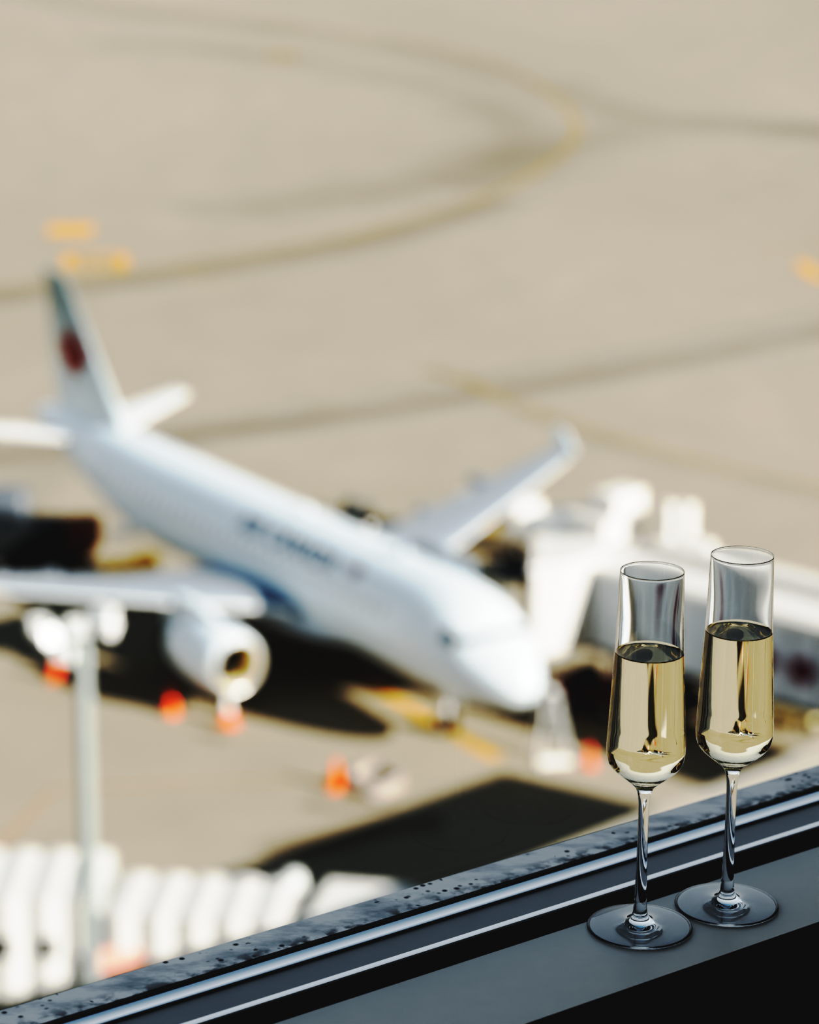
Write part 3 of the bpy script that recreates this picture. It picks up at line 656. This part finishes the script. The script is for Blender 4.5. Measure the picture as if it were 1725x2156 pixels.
# ------------------------------------------------------------------ service vehicles
g = G(62, 1204); tk = empty('service_truck', (g.x, g.y, 0), R(-6)); tag(tk, 'dark service truck with blue-grey tank behind the near wing', 'truck')
MB().box((-2.2, 0, .95), (9.2, 2.3, .5)).build('chassis', M['dark'], tk)
MB().box((-1.2, 0, 1.75), (5.6, 2.3, 1.2)).build('body', M['dark'], tk, bevel=.1)
MB().box((2.35, 0, 1.75), (1.3, 2.2, 1.3)).build('rear_deck', M['brown'], tk, bevel=.08)
MB().lathe(spline([(0, -1.9), (.8, -1.8), (1.05, -1.2), (1.05, 1.2), (.8, 1.8), (0, 1.9)], 4), 28, Matrix.Translation((-1.3, 0.2, 2.95)) @ Matrix.Scale(.72, 4) @ Matrix.Rotation(R(90), 4, 'Y')).build('tank', M['truckblue'], tk, smooth=60)
MB().box((-5.4, 0, 2.0), (1.9, 2.3, 2.1)).build('cab', M['dark'], tk, bevel=.15)
for x in (-5.2, -1.0, 1.4):
    for y in (-1.05, 1.05): wheel(tk, (x, y, .5), .5, .32)
g = G(277, 1228); tg = empty('yellow_tug', (g.x, g.y, 0), R(20)); tag(tg, 'small yellow tug with a pale canopy between the near wing and tail', 'tug')
MB().box((0, 0, .65), (2.3, 1.3, .6)).box((.7, 0, 1.05), (.9, 1.2, .3)).build('body', M['yellowp'], tg, bevel=.08)
MB().box((-.35, 0, 2.27), (1.0, 1.2, .10)).build('canopy', M['white'], tg)
for x in (-.8, .1):
    for y in (-.5, .5): MB().tube([(x, y, .9), (x, y, 2.25)], .035, 8).build('canopy_post', M['white'], tg)
for x in (-.75, .75):
    for y in (-.6, .6): wheel(tg, (x, y, .33), .33, .2)
g = G(1048, 1150); vn = empty('service_van', (g.x, g.y, 0), R(-38)); tag(vn, 'white van with an amber side panel parked beneath the far wing', 'van')
MB().box((0, 0, 1.35), (3.6, 2.0, 1.9)).build('body', M['bridgewhite'], vn, bevel=.2); MB().box((2.2, 0, 1.0), (1.2, 1.9, 1.2)).build('cab', M['bridgewhite'], vn, bevel=.25)
MB().box((-.2, -1.02, 1.35), (2.0, .04, .9)).build('side_panel', M['yellowp'], vn)
for x in (-1.2, 1.9):
    for y in (-.9, .9): wheel(vn, (x, y, .36), .36, .22)
g = G(1262, 1520); bt_ = empty('baggage_tractor', (g.x, g.y + 1.5, 0), R(-35)); tag(bt_, 'dark maroon tractor in the shade below the boarding bridge', 'tractor')
MB().box((0, 0, .75), (2.9, 1.5, .7)).box((.9, 0, 1.25), (.9, 1.3, .35)).build('body', M['maroon'], bt_, bevel=.1)
MB().box((-.5, 0, 1.25), (.7, 1.1, .5)).build('seat', M['black'], bt_)
for x in (-.95, .95):
    for y in (-.65, .65): wheel(bt_, (x, y, .4), .4, .25)
g = G(1670, 1530); sc = empty('service_cart', (g.x, g.y, 0), R(-30)); tag(sc, 'pale yellow service cart under the right end of the bridge', 'cart')
MB().box((0, 0, .9), (2.2, 1.4, .9)).build('body', M['cream'], sc, bevel=.1); MB().lathe([(.35, 0), (.35, .5), (0, .62)], 20, Matrix.Translation((.4, 0, 1.35))).build('drum', M['white'], sc, smooth=40)
for x in (-.75, .75):
    for y in (-.6, .6): wheel(sc, (x, y, .35), .35, .2)
g = G(752, 1118); dc = empty('dark_cart', (g.x, g.y, 0), R(30)); tag(dc, 'dark cart standing on the far side of the fuselage', 'cart')
MB().box((0, 0, .8), (1.3, .9, .8)).box((-.3, 0, 1.3), (.5, .8, .4)).build('body', M['dark'], dc, bevel=.06)
for x in (-.45, .45):
    for y in (-.4, .4): wheel(dc, (x, y, .3), .3, .16)

# ------------------------------------------------------------------ the room: window, sill
YW = R(53.0); DU = Vector((sin(YW), cos(YW), 0)); DN = Vector((-DU.y, DU.x, 0)); ZS = H - 0.7071
def Wp(u_, v_, z): return DU * u_ + DN * v_ + Vector((0, 0, ZS + z))
def extrude(name, prof, m, u0=-2.0, u1=1.9, smooth=None, parent=None, bevel=0):
    vs_ = [Wp(u0, v_, z) for v_, z in prof] + [Wp(u1, v_, z) for v_, z in prof]; k = len(prof)
    mb_ = MB().add(vs_, [tuple(range(k)), tuple(range(2 * k - 1, k - 1, -1))] + [(i, (i + 1) % k, k + (i + 1) % k, k + i) for i in range(k)])
    return mb_.build(name, m, parent, smooth=smooth, bevel=bevel)
def struct(o): o['kind'] = 'structure'; return o
struct(extrude('trim_1', [(1.0725, 0), (1.1580, 0), (1.1580, -.03), (1.0725, -.03)], M['sill']))['label'] = 'grey window sill'
struct(extrude('wall_front', [(1.085, -.03), (1.15, -.03), (1.15, -.95), (1.085, -.95)], M['roomdark']))
win = empty('window_1', (0, 0, 0)); struct(win)
extrude('recess', [(1.1581, -.03), (1.1581, -.006), (1.1750, -.006), (1.1757, .0030), (1.2290, .0030), (1.2290, -.03)], M['gasket'], parent=win)
extrude('edge_bead', [(1.1757, .0020), (1.1753, .0034), (1.1762, .0044), (1.1812, .0044), (1.1821, .0040), (1.1821, .0020)], M['framelip'], parent=win, smooth=40)
extrude('frame_face', [(1.1821, .0020), (1.1821, .0040), (1.2070, .0038), (1.2070, .0020)], M['framedark'], parent=win)
lip = [(1.2068, .0020), (1.2068, .0052), (1.2080, .0055), (1.2103, .0050), (1.2138, .0044), (1.2172, .0046), (1.2198, .0052), (1.2198, .0020)]
extrude('frame_lip', lip, M['framelip'], parent=win, smooth=50)
extrude('gasket', [(1.2198, -.01), (1.2198, .0040), (1.2225, .0052), (1.2270, .0044), (1.2284, .0036), (1.2284, -.01)], M['gasket'], parent=win)
struct(extrude('trim_2', [(1.2291, .0040), (1.2573, .0040), (1.2578, .0020), (1.2578, -.06), (1.2291, -.06)], M['ledge']))['label'] = 'weathered outer ledge'
pane = MB().add([Wp(-2, 1.2240, .002), Wp(1.8, 1.2240, .002), Wp(1.8, 1.2240, 2.1), Wp(-2, 1.2240, 2.1)], [(0, 1, 2, 3)]).build('pane', M['pane'], win, fix=False)
extrude('head_frame', [(1.157, 2.08), (1.237, 2.08), (1.237, 2.18), (1.157, 2.18)], M['framedark'], parent=win)
for u_, v0 in ((-2.0, 1.237), (1.80, 1.36)):
    extrude('jamb', [(1.10, .0060), (v0, .0060), (v0, 2.18), (1.10, 2.18)], M['roomdark'], u_, u_ + .10, parent=win)
struct(extrude('wall_above_window', [(1.10, 2.18), (1.25, 2.18), (1.25, 2.75), (1.10, 2.75)], M['roomwall']))
struct(extrude('ceiling', [(-4, 2.6), (1.10, 2.6), (1.10, 2.75), (-4, 2.75)], M['ceil'], -2.3, 2.1))
struct(extrude('floor', [(-4, -1.05), (1.085, -1.05), (1.085, -.95), (-4, -.95)], M['roomdark'], -2.3, 2.1))
struct(extrude('wall_back', [(-4.15, -1.05), (-4, -1.05), (-4, 2.75), (-4.15, 2.75)], M['roomwall'], -2.3, 2.1))
struct(extrude('wall_left', [(-4, -1.05), (1.25, -1.05), (1.25, 2.75), (-4, 2.75)], M['roomwall'], -2.3, -2.0))
struct(extrude('wall_right', [(-4, -1.05), (1.25, -1.05), (1.25, 2.75), (-4, 2.75)], M['roomwall'], 1.9, 2.1))
struct(extrude('wall_exterior', [(1.155, -.95), (1.235, -.95), (1.235, -.06), (1.155, -.06)], M['facade'], -2.3, 2.1))

# ------------------------------------------------------------------ champagne flutes
GL = glass('crystal', 1.50, (0.99, 0.995, 1.0))
GW = glass('glass_to_wine', 1.50 / 1.343, (0.965, 0.925, 0.825))
WT = glass('wine_surface', 1.343, (0.99, 0.985, 0.96))
def flute(level):
    f = empty('champagne_flute'); k = 0.001; NS = 144
    foot_top = spline([(33.0, 1.1), (32.6, 1.7), (31.0, 2.0), (24, 2.7), (16, 3.6), (10, 4.8), (7.0, 6.4), (5.3, 8.6), (4.5, 11.0)], 6)
    foot_bot = spline([(0, 0.9), (8, 0.9), (18, 0.6), (28, 0.2), (31.5, 0.0), (32.7, .35), (33.0, 1.1)], 6)
    stem = spline([(4.5, 11.0), (4.15, 15), (3.75, 26), (3.4, 45), (3.25, 65), (3.35, 80), (3.9, 88), (4.6, 91.5)], 6)
    outer = spline([(4.6, 91.5), (6.3, 94.6), (10.2, 98.3), (15.4, 102.6), (20.0, 106.8), (22.8, 110.8), (24.0, 115.6), (24.3, 121), (24.0, 128), (23.3, 142), (22.1, 164), (21.0, 184), (20.2, 206), (19.45, 230), (19.42, 232.6)], 6) + [(19.41, 233.1), (19.40, 233.45)]
    rim = [(19.36, 233.75), (19.25, 233.95), (19.14, 233.9), (19.08, 233.6)]
    inner = [(19.08, 233.6), (19.085, 233.3), (19.09, 232.9)] + spline([(19.095, 232.4), (19.55, 206), (20.25, 184), (21.25, 164), (22.4, 142), (23.0, 128), (23.1, 122), (22.6, 117.2), (20.4, 112.6), (17.2, 108.0), (12.8, 104.2), (7.5, 101.8), (3.5, 101.0), (0, 100.8)], 8)
    # cut the inner wall at the wine level
    up_ = [p for p in inner if p[1] > level]; lo_ = [p for p in inner if p[1] <= level]
    a, b = up_[-1], lo_[0]; t = (a[1] - level) / (a[1] - b[1]); rl = a[0] + (b[0] - a[0]) * t
    S = lambda P: [(max(r, 0) * k, h * k) for r, h in P]
    MB().lathe(S(foot_bot + foot_top[1:]), NS).build('foot', GL, f, smooth=179)
    MB().lathe(S(stem), NS).build('stem', GL, f, smooth=179, fix=False)
    o = MB().lathe(S(outer + rim + up_ + [(rl, level)]), NS, flip=False).build('bowl', GL, f, smooth=179, fix=False)
    def wavy(ob, zmax):              # hand-blown unevenness of the inner wall
        for v in ob.data.vertices:
            x, y, z = v.co; r_ = sqrt(x * x + y * y)
            if r_ < .006 or z > zmax: continue
            a = atan2(y, x); d_ = 0.000024 * (sin(19 * a + 60 * z) + .8 * sin(31 * a - 95 * z + 1.3) + .7 * sin(47 * a + 2.1 + 120 * z)) * min(1, max(0, (zmax - z) / .004))
            v.co.x += x / r_ * d_; v.co.y += y / r_ * d_
    men = [(rl, level), (rl - .25, level - .55), (rl - .7, level - .95), (rl - 1.5, level - 1.2), (rl - 3, level - 1.3), (rl * .5, level - 1.3), (0, level - 1.3)]
    mb_ = MB().lathe(S(men), NS, mi=0).lathe(S([(rl, level)] + lo_), NS, mi=1)
    w_ = mb_.build('champagne', [WT, GW], f, smooth=179, fix=False); wavy(w_, level * k - .0006); w_['label'] = 'pale gold sparkling wine'
    return f
def orient_check(o, want_up_mi=0): pass
# base positions on the sill
fl = flute(182.5); fl.location = (0.1464, 1.5280, ZS); tag(fl, 'champagne flute filled with pale gold wine, the nearer left one', 'champagne glass', 'champagne flutes on the sill')
f2 = flute(185.5); f2.location = (0.2046, 1.5620, ZS); f2.rotation_euler.z = 1.1
tag(f2, 'champagne flute filled with pale gold wine, the right one set slightly farther back', 'champagne glass', 'champagne flutes on the sill')

scene.cycles.max_bounces = 24; scene.cycles.transmission_bounces = 20; scene.cycles.glossy_bounces = 8; scene.cycles.transparent_max_bounces = 16
scene.cycles.sample_clamp_indirect = 8.0
